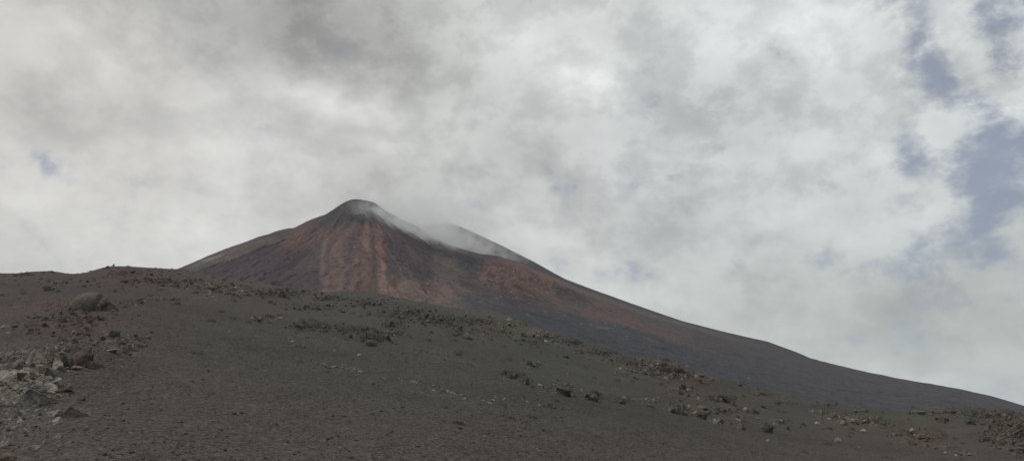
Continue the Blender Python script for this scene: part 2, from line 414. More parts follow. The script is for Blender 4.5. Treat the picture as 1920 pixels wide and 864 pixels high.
    me = grid_mesh('mountain', X, Y, Z, C)
    return me

def build_ridge(name, sil, D1, front, base_drop, c, seed):
    a, t = ray(sil[:, 0], sil[:, 1])
    az = np.linspace(a[0], a[-1], 420)
    t1 = smooth_interp(az, a, t, .003)
    U = np.concatenate([np.linspace(0, 1, 120), 1 + np.linspace(0, 1, 20)[1:]])[:, None]; uu = np.clip(U, 0, 1)
    z1 = EYE + t1 * D1; z0 = z1 - base_drop
    D = D1 - front * (1 - uu) + np.maximum(U - 1, 0) * 300
    Z = z0 + (z1 - z0) * uu ** 1.1 - (np.maximum(U - 1, 0) ** 2) * 220
    AZ = np.ones_like(D) * az[None]; X = D * np.sin(AZ); Y = D * np.cos(AZ)
    Z = Z + fbm2(X / 40, Y / 40, 5, seed) * 2.0 * (.3 + .7 * sstep(1, .9, U))
    n = fbm2(X / 30, Y / 60, 4, seed + 5)
    C = (np.zeros(D.shape + (3,)) + lin(c)) * (1 + .3 * n[..., None]) / KG
    return grid_mesh(name, X, Y, Z, C)

# ------------------------------------------------------------------ materials
def new_mat(name):
    m = bpy.data.materials.new(name); m.use_nodes = True
    nt = m.node_tree; nt.nodes.clear()
    out = nt.nodes.new('ShaderNodeOutputMaterial'); b = nt.nodes.new('ShaderNodeBsdfPrincipled')
    b.inputs['Roughness'].default_value = .95; b.inputs['Specular IOR Level'].default_value = .15
    nt.links.new(b.outputs[0], out.inputs[0])
    return m, nt, b

def noise_node(nt, vec, scale, detail=4, rough=.6, lac=2.0):
    n = nt.nodes.new('ShaderNodeTexNoise'); n.inputs['Scale'].default_value = scale; n.inputs['Detail'].default_value = detail
    n.inputs['Roughness'].default_value = rough; n.inputs['Lacunarity'].default_value = lac
    nt.links.new(vec, n.inputs['Vector']); return n.outputs['Fac']

def mathn(nt, op, a, b=None, c=None, clamp=False):
    n = nt.nodes.new('ShaderNodeMath'); n.operation = op; n.use_clamp = clamp
    for i, v in enumerate((a, b, c)):
        if v is None: continue
        if isinstance(v, (int, float)): n.inputs[i].default_value = v
        else: nt.links.new(v, n.inputs[i])
    return n.outputs[0]

def maprange(nt, v, a, b, c, d, smooth=False):
    n = nt.nodes.new('ShaderNodeMapRange'); n.inputs[1].default_value = a; n.inputs[2].default_value = b; n.inputs[3].default_value = c; n.inputs[4].default_value = d
    if smooth: n.interpolation_type = 'SMOOTHSTEP'
    nt.links.new(v, n.inputs[0]); return n.outputs[0]

def vscale(nt, colr, f):
    n = nt.nodes.new('ShaderNodeVectorMath'); n.operation = 'SCALE'
    nt.links.new(colr, n.inputs[0]); nt.links.new(f, n.inputs['Scale']); return n.outputs[0]

def ground_material(name, scales, bump, cvar):
    m, nt, b = new_mat(name)
    at = nt.nodes.new('ShaderNodeAttribute'); at.attribute_name = 'tint'
    tcn = nt.nodes.new('ShaderNodeTexCoord'); v = tcn.outputs['Object']
    f = None; h = None
    for sc_, wgt, bw in scales:
        n = noise_node(nt, v, sc_, 3, .65)
        c = mathn(nt, 'MULTIPLY_ADD', n, wgt * 2, 1 - wgt)
        f = c if f is None else mathn(nt, 'MULTIPLY', f, c)
        hb = mathn(nt, 'MULTIPLY', n, bw)
        h = hb if h is None else mathn(nt, 'ADD', h, hb)
    # single pale and dark grains
    vo = nt.nodes.new('ShaderNodeTexVoronoi'); vo.inputs['Scale'].default_value = cvar[0]; nt.links.new(v, vo.inputs['Vector'])
    sx = nt.nodes.new('ShaderNodeSeparateXYZ'); nt.links.new(vo.outputs['Color'], sx.inputs[0])
    gr = mathn(nt, 'MULTIPLY_ADD', sx.outputs[0], cvar[1] * 2, 1 - cvar[1])
    f = mathn(nt, 'MULTIPLY', f, gr)
    pale = maprange(nt, sx.outputs[1], .975, 1, 0, cvar[2])
    f = mathn(nt, 'ADD', f, pale)
    nt.links.new(vscale(nt, at.outputs['Color'], f), b.inputs['Base Color'])
    hv = mathn(nt, 'MULTIPLY', vo.outputs['Distance'], -cvar[3]); h = mathn(nt, 'ADD', h, hv)
    bm = nt.nodes.new('ShaderNodeBump'); bm.inputs['Strength'].default_value = 1; bm.inputs['Distance'].default_value = bump
    nt.links.new(h, bm.inputs['Height']); nt.links.new(bm.outputs[0], b.inputs['Normal'])
    return m

def rock_material(name, c1, c2, c3, scale=1.0, bs=1.0):
    m, nt, b = new_mat(name)
    tcn = nt.nodes.new('ShaderNodeTexCoord'); geo = nt.nodes.new('ShaderNodeNewGeometry'); v = geo.outputs['Position']
    oi = nt.nodes.new('ShaderNodeObjectInfo')
    n1 = noise_node(nt, v, 5 * scale, 5, .65); n2 = noise_node(nt, v, 26 * scale, 4, .7); n3 = noise_node(nt, v, 110 * scale, 2, .7)
    mx = nt.nodes.new('ShaderNodeValToRGB'); e = mx.color_ramp.elements
    e[0].position = .36; e[0].color = (*(lin(c1) / KG), 1); e[1].position = .66; e[1].color = (*(lin(c3) / KG), 1)
    k = e.new(.5); k.color = (*(lin(c2) / KG), 1)
    a = mathn(nt, 'MULTIPLY_ADD', n2, .5, mathn(nt, 'MULTIPLY', n1, .5))
    nt.links.new(a, mx.inputs[0])
    f = mathn(nt, 'MULTIPLY_ADD', oi.outputs['Random'], .3, .85)
    f = mathn(nt, 'MULTIPLY', f, mathn(nt, 'MULTIPLY_ADD', n3, .6, .7))
    nt.links.new(vscale(nt, mx.outputs[0], f), b.inputs['Base Color'])
    h = mathn(nt, 'ADD', mathn(nt, 'MULTIPLY', n2, .05), mathn(nt, 'MULTIPLY', n3, .02))
    bm = nt.nodes.new('ShaderNodeBump'); bm.inputs['Strength'].default_value = 1; bm.inputs['Distance'].default_value = bs / scale
    nt.links.new(h, bm.inputs['Height']); nt.links.new(bm.outputs[0], b.inputs['Normal'])
    return m

MG = ground_material('cinder_ground', ((1.3, .16, .1), (7, .28, .05), (19, .42, .04), (48, .45, .028)), 1.0, (38, .36, .9, .008))
MM = ground_material('volcano_slope', ((.05, .18, 3.0), (.22, .28, 1.4), (.8, .35, .5)), 1.0, (.5, .25, .5, .4))
MB_ = rock_material('brown_lava', (57, 54, 50), (85, 80, 74), (118, 111, 103))
MP = rock_material('pale_lava', (84, 80, 75), (126, 121, 114), (164, 158, 149))
MR = rock_material('reddish_lava', (60, 53, 50), (90, 79, 73), (120, 108, 99))
MD = rock_material('dark_lava', (46, 44, 42), (73, 70, 65), (106, 101, 93))
MATS = {'b': MB_, 'p': MP, 'r': MR, 'd': MD}

# ------------------------------------------------------------------ build setting
gme, G = build_ground()
link('ground', gme, MG, kind='structure', label='dark cinder and gravel slope rising to a long rubbly crest')
link('mountain', build_mountain(), MM, kind='structure', label='volcano cone with red brown streaks and a long dark flank')
link('mountain_ridge', build_ridge('mountain_ridge', SIL2, 1650, 420, 250, (60, 57, 60), 101), MM, kind='structure', label='second grey summit shoulder half veiled by smoke')
link('mountain_shoulder', build_ridge('mountain_shoulder', np.array([(440, 470), (480, 449), (515, 434), (530, 430), (545, 427), (560, 430), (590, 440)], float), 1500, 150, 110, (78, 76, 74), 111), MM,
     kind='structure', label='pale far shoulder showing above the west rim of the cone')

def on_ground(px, py):
    """world point where the line of sight of a photo pixel first meets the slope"""
    a, _ = ray(px, py)
    j = int(np.clip(np.searchsorted(G['az'], a), 0, len(G['az']) - 1))
    colpy = G['PY'][60:, j]
    hit = np.nonzero(colpy <= py)[0]
    i = (hit[0] if len(hit) else int(np.argmin(colpy))) + 60
    return G['X'][i, j], G['Y'][i, j], G['Z'][i, j], G['D'][i, j]

# ------------------------------------------------------------------ rocks
def ico(sub):
    bm = bmesh.new(); bmesh.ops.create_icosphere(bm, subdivisions=sub, radius=1)
    co = np.array([v.co[:] for v in bm.verts]); fa = np.array([[v.index for v in f.verts] for f in bm.faces]); bm.free()
    return co, fa
ICO = {s: ico(s) for s in (1, 2, 4, 5, 6)}

def rock_shape(sub, seed, kind='craggy'):
    co, fa = ICO[sub]; p = co.copy(); rs = np.random.RandomState(seed); off = rs.rand(3) * 50
    # chop with random planes for broken faces
    for _ in range(16 if kind != 'smooth' else 3):
        n = rs.normal(size=3); n /= np.linalg.norm(n); h = rs.uniform(.42, .8) if kind != 'smooth' else rs.uniform(.75, .95)
        dd = p @ n; over = np.maximum(dd - h, 0); p = p - n * (over * .93)[:, None]
    def fb(q, o, rid=False):
        s = 0; a = 1
        for i in range(o):
            v = perlin3(q * 2.1 ** i + off + i * 7, seed + i); s = s + a * ((.35 - abs(v)) if rid else v); a *= .52
        return s
    amp = {'craggy': .30, 'slab': .2, 'smooth': .10}[kind] * (.6 if sub <= 2 else 1)
    o = {1: 1, 2: 2, 4: 4, 5: 5, 6: 5}[sub]
    r = fb(co * 1.3, o) * amp * 1.1 + fb(co * 2.6, max(1, o - 1), True) * amp * .75
    p = p * (1 + r[:, None])
    if kind == 'craggy' and sub >= 4:   # knobbly clinker
        r2 = fb(p * 7, 2, True) * .14; p = p * (1 + r2[:, None])
        if sub >= 5: p = p * (1 + fb(p * 15, 1, True) * .06)[:, None]
    p[:, 2] = np.where(p[:, 2] < -.3, -.3 + (p[:, 2] + .3) * .25, p[:, 2])
    ext = np.abs(p[:, :2]).max(); p[:, :2] /= ext; p[:, 2] /= p[:, 2].max()
    return p, fa

BANK = {}
def rock_mesh(kind, mat, sub, var):
    key = (kind, mat, sub, var)
    if key not in BANK:
        p, fa = rock_shape(sub, 1000 + var * 13 + sub * 7 + ord(kind[0]), kind)
        me = raw_mesh('rock', p, fa, smooth=False); me.materials.append(MATS[mat]); BANK[key] = me
    return BANK[key]

SINK = .22
def place_rock(px, py, w, h, mat, kind, label, group=None, name='lava_rock', sub=None, var=None, yaw=None, depth=None):
    x, y, z, d = on_ground(px, py - .5)
    s = d / F
    W = w * s / 2; H = h * s * .95; Dp = W * (depth or R.uniform(.7, 1.1))
    if sub is None: sub = 5 if w > 26 else 4
    if var is None: var = R.randint(9)
    me = rock_mesh(kind, mat, sub, var)
    o = bpy.data.objects.new(name, me); col.objects.link(o)
    # centre a little behind the front edge that was aimed at
    az = math.atan2(x, y); k = Dp * .75
    T, dc, B = az_params(np.array([az])); slope = float((T + B / dc)[0])
    o.location = (x + math.sin(az) * k, y + math.cos(az) * k, z + slope * k * .6 - H * SINK * .4)
    yw = R.uniform(0, 6.28) if yaw is None else yaw
    if kind == 'slab' or w > 2.2 * h: yw = R.choice([0, math.pi]) + R.uniform(-.25, .25) if yaw is None else yaw
    o.rotation_euler = (R.uniform(-.12, .12) + slope * .6, R.uniform(-.12, .12), yw)
    o.scale = (W, Dp, H)
    o['label'] = label; o['category'] = 'rock' if name != 'boulder' else 'boulder'
    if group: o['group'] = group
    return o

C_, S_, M_ = 'craggy', 'slab', 'smooth'
LIST = [
 # pale pile beside the gravel
 (153, 690, 70, 46, 'r', C_, 'tall reddish brown crag crowning the end of the pale rock pile'),
 (128, 692, 30, 26, 'b', C_, 'blocky brown rock leaning on the flank of the reddish crag'),
 (166, 690, 26, 28, 'd', C_, 'dark hollow faced rock at the foot of the reddish crag'),
 (66, 690, 54, 34, 'p', C_, 'big rounded rough grey rock at the top of the pale pile'),
 (35, 696, 30, 18, 'r', C_, 'reddish knob between the rounded grey rock and the frame edge'),
 (97, 708, 24, 20, 'd', C_, 'dark standing knob in the middle of the pale pile'),
 (24, 716, 84, 20, 'p', S_, 'long pale slab lying across the pile like a beam'),
 (82, 738, 46, 22, 'p', C_, 'low pale block just below the dark standing knob'),
 (118, 735, 34, 9, 'd', S_, 'dark flat slab poking out of the pile over the gravel'),
 (20, 762, 66, 34, 'p', C_, 'broad pale ledge at the lower end of the pile beside the frame edge'),
 (70, 762, 60, 28, 'p', C_, 'craggy pale ledge with an ochre tip at the lower end of the pile'),
 (100, 722, 34, 10, 'p', S_, 'thin pale plate lying above the dark flat slab'),
 (110, 690, 28, 20, 'p', C_, 'pale rock wedged between the rounded grey rock and the crag'),
 (8, 700, 26, 16, 'p', C_, 'pale rock cut by the frame edge above the long slab'),
 (146, 694, 30, 7, 'p', S_, 'pale flat chip lying at the foot of the reddish crag'),
 (184, 690, 18, 8, 'd', C_, 'small dark rock at the outer end of the crag foot'),
 (143, 784, 54, 20, 'b', S_, 'low grey wedge boulder lying alone below the pile'),
 (102, 782, 32, 12, 'p', C_, 'pale flat topped rock touching the grey wedge boulder'),
 (104, 797, 24, 14, 'p', C_, 'pale pointed nub just below the flat topped rock'),
 (20, 806, 30, 18, 'p', C_, 'tilted pale shard sticking out of gravel near the frame edge'),
 (2, 838, 20, 28, 'p', C_, 'bright angular block cut by the frame edge near the bottom'),
 (14, 866, 50, 16, 'r', S_, 'low pinkish grey slab in the bottom corner of the gravel'),
 (65, 843, 22, 7, 'p', S_, 'flat tan chip lying on gravel above the bottom corner slab'),
 (102, 824, 18, 8, 'p', C_, 'small whitish lump on gravel below the pointed nub'),
 (82, 832, 9, 8, 'p', C_, 'small upright pale chip beside the whitish lump'),
 (112, 745, 14, 6, 'p', C_, 'small pale stone on gravel under the dark flat slab'),
 (155, 752, 14, 7, 'b', C_, 'small brown stone on gravel between the pile and the wedge boulder'),
 # group above
 (216, 634, 26, 15, 'd', C_, 'rounded dark rock topping the small brown cluster beyond the crag'),
 (198, 631, 6, 6, 'p', M_, 'tiny bright white stone beside the rounded dark rock'),
 (238, 656, 24, 16, 'd', C_, 'jagged dark rock in the middle of the small brown cluster'),
 (253, 634, 18, 9, 'b', C_, 'brown rock at the upper end of the small cluster'),
 (206, 662, 34, 7, 'p', S_, 'pale thin slab under the small brown cluster'),
 (234, 664, 22, 9, 'b', C_, 'brown rock just under the jagged dark one'),
 (262, 652, 16, 6, 'b', C_, 'flat brown rock at the outer end of the small cluster'),
 (278, 636, 16, 6, 'b', C_, 'lone flat brown rock on gravel past the small cluster'),
 (248, 666, 12, 5, 'p', S_, 'small pale chip at the lower edge of the small cluster'),
 (112, 590, 12, 8, 'b', C_, 'round knob at the upper end of the red rubble band below the dome'),
 (66, 598, 14, 9, 'b', C_, 'lone brown rock at the lower start of the red rubble band'),
 (8, 615, 18, 7, 'p', C_, 'pale rock on the slope cut by the frame edge under the far ridge'),
 (56, 627, 18, 6, 'b', C_, 'flat brown rock on bare slope above the pale pile'),
 (212, 500, 4.5, 5, 'd', C_, 'tiny upright rock standing on top of the far ridge hump'),
 (88, 546, 16, 10, 'd', C_, 'dark jagged rock alone on the smooth slope under the far ridge'),
 (118, 530, 7, 6, 'd', C_, 'small dark rock on the slope near the ridge saddle'),
 (355, 534, 12, 8, 'd', C_, 'dark pointed rock on the brown bank near the cone foot'),
 (260, 570, 16, 8, 'b', C_, 'brown rock at the start of the low bank beyond the dome boulder'),
 # mid slope
 (534, 560, 20, 9, 'd', C_, 'dark rock at the head of the rubble on the middle crest'),
 (552, 581, 14, 7, 'd', C_, 'dark rock alone in bare cinder above the thin diagonal rubble line'),
 (571, 580, 6, 10, 'd', C_, 'thin upright dark rock beside the lone dark rock'),
 (484, 600, 9, 5, 'p', C_, 'pale rock at the low end of the thin diagonal rubble line'),
 (560, 616, 20, 9, 'd', C_, 'dark rock at the near end of the long dark rubble band'),
 (610, 616, 18, 9, 'd', C_, 'dark rock midway along the long dark rubble band'),
 (678, 624, 28, 12, 'b', C_, 'brown crag at the top of the densest rubble heap on the slope'),
 (693, 650, 32, 15, 'd', C_, 'black crag at the bottom tip of the densest rubble heap'),
 (712, 640, 20, 9, 'b', C_, 'brown rock beside the black crag of the dense heap'),
 (736, 645, 18, 8, 'b', C_, 'brown rock at the outer end of the dense heap'),
 (734, 612, 24, 10, 'd', C_, 'black flat rock between the dense heap and the crest'),
 (669, 567, 18, 8, 'd', C_, 'dark rock just under the rounded middle crest'),
 (641, 586, 14, 7, 'd', C_, 'dark rock below the rounded middle crest'),
 (616, 575, 14, 5, 'd', C_, 'flat dark rock above the long dark rubble band'),
 (861, 620, 16, 10, 'd', C_, 'dark hollow rock in the crest rubble below the red scree'),
 (876, 636, 22, 13, 'b', M_, 'smooth rounded grey boulder under the crest rubble'),
 (852, 640, 14, 6, 'd', C_, 'black rock touching the smooth rounded grey boulder'),
 (806, 624, 16, 7, 'b', C_, 'brown rock up slope from the smooth grey boulder'),
 (860, 667, 13, 8, 'd', C_, 'black rock alone on smooth olive cinder'),
 (980, 632, 18, 9, 'd', C_, 'dark rock in front of the tan patch on the crest'),
 (1010, 638, 16, 8, 'd', C_, 'round black rock at the foot of the tan patch on the crest'),
 (1022, 641, 12, 4, 'p', S_, 'pale chip beside the round black rock on the crest'),
 (1073, 645, 18, 8, 'd', C_, 'black block on the crest line against the grey apron'),
 (1061, 670, 14, 4, 'd', S_, 'thin dark slab on bare cinder under the crest line'),
 (991, 684, 13, 9, 'd', C_, 'dark round rock heading the small trail above the paired crags'),
 (1003, 690, 12, 6, 'b', C_, 'brown rock following the dark round rock in its trail'),
 (1065, 703, 10, 5, 'p', S_, 'pale shard alone on olive cinder'),
 (944, 704, 18, 9, 'd', C_, 'dark rock at the upper end of the paired crags'),
 (964, 710, 24, 11, 'd', C_, 'black crag beside the brown one in the middle of the slope'),
 (982, 720, 28, 12, 'b', C_, 'brown crag beside the black one in the middle of the slope'),
 (998, 727, 10, 6, 'd', C_, 'small dark rock just past the brown crag'),
 (1017, 728, 12, 9, 'b', C_, 'small brown rock further past the brown crag'),
 (1055, 740, 32, 14, 'b', C_, 'flat topped brown boulder on the lower middle slope'),
 (1075, 744, 12, 7, 'b', C_, 'pebble like grey rock touching the flat topped brown boulder'),
 (1091, 735, 10, 8, 'p', C_, 'small pale upright rock above the grey clump'),
 (1112, 752, 28, 15, 'd', C_, 'rounded rough dark boulder in the grey clump'),
 (1099, 748, 16, 10, 'd', C_, 'dark rock on the near side of the rounded rough boulder'),
 (1162, 756, 20, 9, 'd', C_, 'dark rock at the start of the low row toward the far gully'),
 (1170, 748, 18, 5, 'p', S_, 'pale capped plate in the low row toward the far gully'),
 # far side
 (1190, 700, 22, 10, 'b', C_, 'brown rock at the near end of the big crest outcrop'),
 (1184, 716, 16, 6, 'd', C_, 'dark low rock alone under the big crest outcrop'),
 (1205, 682, 13, 7, 'd', C_, 'black rock above the big crest outcrop'),
 (1240, 700, 44, 20, 'b', C_, 'broad rough brown outcrop on the crest'),
 (1268, 696, 34, 16, 'd', C_, 'dark jagged outcrop breaking the crest line'),
 (1250, 712, 26, 10, 'b', C_, 'brown crag at the base of the broad crest outcrop'),
 (1250, 676, 20, 8, 'b', C_, 'brown hump on the crest line against the grey flank'),
 (1313, 706, 20, 6, 'd', S_, 'thin black slab jutting from the crest line'),
 (1274, 740, 14, 8, 'd', C_, 'dark rock on reddish soil below the crest outcrop'),
 (1284, 731, 12, 9, 'd', C_, 'black pointed rock on reddish soil below the crest outcrop'),
 (1246, 736, 8, 4, 'b', C_, 'tiny brown rock on olive cinder below the crest outcrop'),
 (1310, 749, 6, 5, 'p', M_, 'tiny pale stone on reddish soil'),
 (1272, 754, 18, 7, 'b', C_, 'brown rock above the long rocky row'),
 (1258, 774, 24, 13, 'b', C_, 'knobbly brown rock at the near end of the long rocky row'),
 (1278, 778, 18, 9, 'd', C_, 'dark rock second along the long rocky row'),
 (1293, 768, 13, 10, 'p', C_, 'pale upright rock standing in the long rocky row'),
 (1316, 768, 24, 8, 'b', S_, 'broad flat plate resting on top of the long rocky row'),
 (1310, 783, 30, 13, 'd', C_, 'black overhanging crag in the long rocky row'),
 (1337, 774, 16, 8, 'b', C_, 'brown rock past the black overhanging crag'),
 (1349, 773, 14, 7, 'b', C_, 'brown rock ending the long rocky row'),
 (1334, 792, 20, 8, 'p', C_, 'bright pale rock below the long rocky row'),
 (1349, 792, 14, 7, 'b', C_, 'grey rock touching the bright pale one'),
 (1333, 748, 14, 9, 'd', C_, 'black rock on the slope above the long rocky row'),
 (1357, 753, 24, 13, 'd', C_, 'large black crag on the slope above the long rocky row'),
 (1376, 760, 12, 6, 'b', C_, 'pale brown rock below the large black crag'),
 (1384, 788, 20, 9, 'b', C_, 'brown rock in the loose patch before the hollow boulder'),
 (1390, 805, 18, 12, 'b', C_, 'brown knob at the lower end of the loose patch'),
 (1413, 775, 18, 9, 'b', C_, 'grey brown rock above the hollow boulder'),
 (1431, 765, 11, 6, 'd', C_, 'dark rock alone further above the hollow boulder'),
 (1421, 786, 9, 3, 'p', S_, 'pale flat chip on reddish soil beside the hollow boulder'),
 (1439, 811, 30, 19, 'd', C_, 'round dark hollow boulder sitting alone on the gravel'),
 (1454, 797, 18, 8, 'b', C_, 'brown rock just behind the hollow boulder'),
 (1476, 806, 12, 7, 'b', C_, 'small brown rock past the hollow boulder'),
 (1457, 759, 14, 6, 'b', C_, 'brown rock near the crest beyond the hollow boulder'),
 (1440, 828, 7, 5, 'p', C_, 'tiny pale stone on gravel below the hollow boulder'),
 (1386, 724, 12, 5, 'd', C_, 'dark rock on the descending crest line'),
 (1535, 776, 16, 9, 'b', C_, 'rounded grey rock near the far crest dip'),
 (1531, 795, 13, 5, 'p', S_, 'pale flat rock below the rounded grey one'),
 (1498, 801, 12, 6, 'b', C_, 'brown rock on gravel between the hollow boulder and the flat pale one'),
 (1571, 828, 17, 9, 'p', C_, 'tan wedge stone lying alone on gravel'),
 (1609, 840, 8, 4, 'p', C_, 'tiny pale stone on gravel past the tan wedge'),
 (1564, 786, 20, 8, 'b', C_, 'brown crag starting the rubble bank under the far crest'),
 (1615, 792, 20, 9, 'b', C_, 'brown crag in the middle of the rubble bank under the far crest'),
 (1653, 797, 14, 8, 'd', C_, 'dark crag ending the rubble bank under the far crest'),
 (1618, 809, 12, 5, 'p', S_, 'pale slab at the lower edge of the rubble bank'),
 (1699, 817, 28, 9, 'd', C_, 'black crag at the upper edge of the red rubble patch'),
 (1710, 834, 18, 6, 'd', C_, 'flat dark rock in the red rubble patch'),
 (1735, 838, 18, 6, 'd', C_, 'second flat dark rock in the red rubble patch'),
 (1730, 822, 26, 8, 'r', C_, 'red brown lump in the middle of the red rubble patch'),
 (1769, 844, 26, 8, 'r', C_, 'red brown crag at the low end of the red rubble patch'),
 (1811, 855, 44, 7, 'b', C_, 'long low grey ledge near the bottom beside the dark mass'),
 (1792, 855, 9, 4, 'p', C_, 'bright pale chip beside the long low ledge'),
 (1721, 776, 24, 8, 'd', S_, 'black slab on the far crest line'),
 (1745, 779, 16, 6, 'd', C_, 'black rock next to the slab on the far crest line'),
 (1763, 774, 14, 6, 'd', C_, 'dark rock on the far crest line by the shallow notch'),
 (1787, 773, 12, 9, 'd', C_, 'black pointed rock standing on the far crest line'),
 (1767, 793, 16, 9, 'd', C_, 'dark rounded rock alone on olive cinder near the far crest'),
 (1816, 796, 20, 7, 'd', C_, 'dark rock trailing down from the far crest'),
 (1854, 784, 24, 8, 'd', C_, 'broad black rock under the far crest'),
 (1853, 828, 28, 11, 'd', C_, 'dark crag at the near edge of the big dark mass'),
 (1890, 800, 40, 14, 'd', C_, 'black crag at the top of the big dark mass'),
 (1885, 830, 36, 14, 'd', C_, 'brown black crag in the middle of the big dark mass'),
 (1912, 822, 34, 18, 'd', C_, 'tall dark crag cut by the frame edge in the big dark mass'),
 (1873, 842, 16, 9, 'b', C_, 'brown knob at the foot of the big dark mass'),
 (1915, 848, 26, 9, 'b', C_, 'brown rock at the bottom edge of the big dark mass'),
]
for (px, py, w, h, mt, kd, lb) in LIST:
    g = None
    place_rock(px, py, w, h, mt, kd, lb, g, name='lava_rock')

PALE_LINE = [(542, 636, 9, 6), (548, 641, 9, 3), (576, 634, 13, 6), (586, 655, 12, 5), (566, 653, 6, 3), (628, 659, 10, 5), (664, 664, 7, 3), (673, 668, 9, 4), (605, 686, 18, 5), (612, 689, 8, 3), (628, 690, 13, 4), (650, 694, 9, 4),
 (662, 693, 7, 3), (661, 700, 8, 4), (676, 698, 13, 4), (586, 698, 10, 4), (714, 710, 10, 3), (720, 712, 6, 3), (747, 712, 8, 4), (775, 719, 22, 6), (752, 719, 6, 3), (812, 725, 10, 3), (831, 734, 13, 5), (840, 736, 8, 5), (850, 740, 18, 6),
 (864, 744, 12, 5), (869, 749, 9, 4), (896, 748, 12, 4), (904, 753, 12, 4), (917, 757, 12, 3), (929, 746, 11, 5), (925, 752, 8, 3), (946, 749, 9, 5), (987, 754, 10, 3), (1011, 761, 9, 4), (1037, 765, 13, 4)]
for px, py, w, h in PALE_LINE:
    place_rock(px, py, w, h, 'p', R.choice([C_, S_]), 'small pale stone in the thin line of pale stones crossing the gravel', 'line of pale stones across the gravel', name='pale_stone')
for px, py, w, h in [(908, 819, 8, 4), (916, 813, 10, 4), (923, 818, 8, 5), (930, 819, 8, 4), (914, 806, 4, 3)]:
    place_rock(px, py, w, h, 'r' if w == 10 else 'p', C_, 'small pinkish stone in the little cluster alone on the lower gravel', 'pinkish stone cluster on the lower gravel', name='pale_stone')
for px, py, w, h in [(1000, 841, 8, 3), (1006, 843, 9, 4), (1012, 846, 6, 3)]:
    place_rock(px, py, w, h, 'p', C_, 'small pale chip in the faint trio near the bottom edge of the gravel', 'faint trio of pale chips', name='pale_stone')
for px, py, w, h, lb in [(697, 770, 6, 4, 'tiny pale pebble alone in the middle of the open gravel'), (637, 841, 6, 3, 'tiny pale pebble near the bottom edge below the open gravel'),
                         (493, 775, 4, 3, 'tiny whitish pebble on the open gravel between the pile and the stone line'), (357, 692, 5, 4, 'tiny grey pebble on gravel beyond the small brown cluster'),
                         (395, 832, 4, 6, 'tiny upright whitish chip near the bottom edge of the gravel'), (440, 716, 4, 3, 'tiny whitish pebble on gravel under the smooth slope'), (836, 690, 5, 3, 'tiny pale pebble on olive cinder above the pale line')]:
    place_rock(px, py, w, h, 'p', C_, lb, None, name='pebble')

# rocks of the rubble zones that cannot be told apart one by one
FILL = [((22, 805, 34, 40), 11, (8, 17), 'ppb', 'small grey rock trailing below the large pile along the frame edge', 'rocks trailing below the large pile'),
        ((150, 632, 60, 16), 12, (6, 13), 'brd', 'small brown rock scattered between the reddish crag and the red rubble band', 'rocks above the reddish crag'),
        ((58, 705, 88, 42), 46, (8, 20), 'pppb', 'rough pale grey rock packed in the large pile beside the frame edge', 'rocks of the large pale pile'),
        ((128, 602, 62, 16), 24, (6, 13), 'brrb', 'small red brown rock in the rubble band under the dome boulder', 'rocks of the red rubble band'),
        ((236, 648, 40, 16), 10, (6, 12), 'bbp', 'small brown rock scattered in the small cluster past the crag', 'rocks of the small brown cluster'),
        ((695, 630, 40, 13), 16, (7, 15), 'dbd', 'dark rock packed in the densest heap on the middle slope', 'rocks of the dense middle heap'),
        ((1240, 694, 55, 13), 18, (7, 15), 'dbb', 'brown rock packed in the big outcrop on the crest', 'rocks of the big crest outcrop'),
        ((1305, 774, 50, 8), 12, (7, 13), 'bdb', 'brown rock packed in the long rocky row', 'rocks of the long rocky row'),
        ((1885, 812, 45, 26), 26, (9, 22), 'ddb', 'dark rock packed in the big dark mass by the frame edge', 'rocks of the big dark mass')]
for (cx, cy, rx, ry), n, (w0, w1), mts, lb, gp in FILL:
    for _ in range(n):
        a = R.uniform(0, 6.28); r = math.sqrt(R.uniform(0, 1))
        px = min(1925, max(-8, cx + rx * r * math.cos(a))); py = cy + ry * r * math.sin(a)
        w = R.uniform(w0, w1)
        place_rock(px, py, w, w * R.uniform(.4, .75), R.choice(list(mts)), C_, lb, gp, sub=4)

# the dome boulder: a smooth hood with a broken, hollow flank
def dome_boulder():
    co, fa = ICO[6]; p = co.copy()
    x, z = p[:, 0], p[:, 2]; y = p[:, 1]
    q = p.copy()
    # flank falling away on +x, hood on -x
    drop = sstep(.18, .42, q[:, 0] + .12 * perlin3(co * 3, 5))
    q[:, 2] = np.where(q[:, 2] > 0, q[:, 2] * (1 - .22 * drop - .25 * sstep(.6, 1.0, q[:, 0])), q[:, 2] * .3)
    crack = np.exp(-((q[:, 0] - .26 - .1 * q[:, 2]) / .06) ** 2)
    fb = 0; a = 1
    for i in range(5): fb = fb + a * perlin3(co * 2.2 * 2.1 ** i + 9 + i, 60 + i); a *= .5
    rough = .025 + .13 * drop
    hollow = np.exp(-(((q[:, 0] - .74) / .17) ** 2 + ((q[:, 2] - .22) / .3) ** 2)) * (y < .1)
    sc = 1 + fb * rough - crack * .16 - hollow * .62
    q = q * sc[:, None]
    q[:, 0] *= 1.0; q[:, 2] -= .0
    return raw_mesh('dome_boulder', q, fa)
def ground_z(x, y):
    d = math.hypot(x, y); j = int(np.clip(np.searchsorted(G['az'], math.atan2(x, y)), 0, len(G['az']) - 1))
    i = int(np.clip(np.searchsorted(G['D'][:, j], d), 0, G['D'].shape[0] - 1)); return float(G['Z'][i, j])
x, y, z, d = on_ground(173, 582)
s = d / F
me = dome_boulder(); me.materials.append(rock_material('dome_lava', (60, 57, 53), (84, 79, 73), (106, 100, 93), 1.0, .5))
o = bpy.data.objects.new('boulder', me); col.objects.link(o)
k_ = 20 * s; o.location = (x + k_ * x / d, y + k_ * y / d, z + .02); o.scale = (39 * s, 26 * s, 31 * s); o.rotation_euler = (.08, .05, .12)
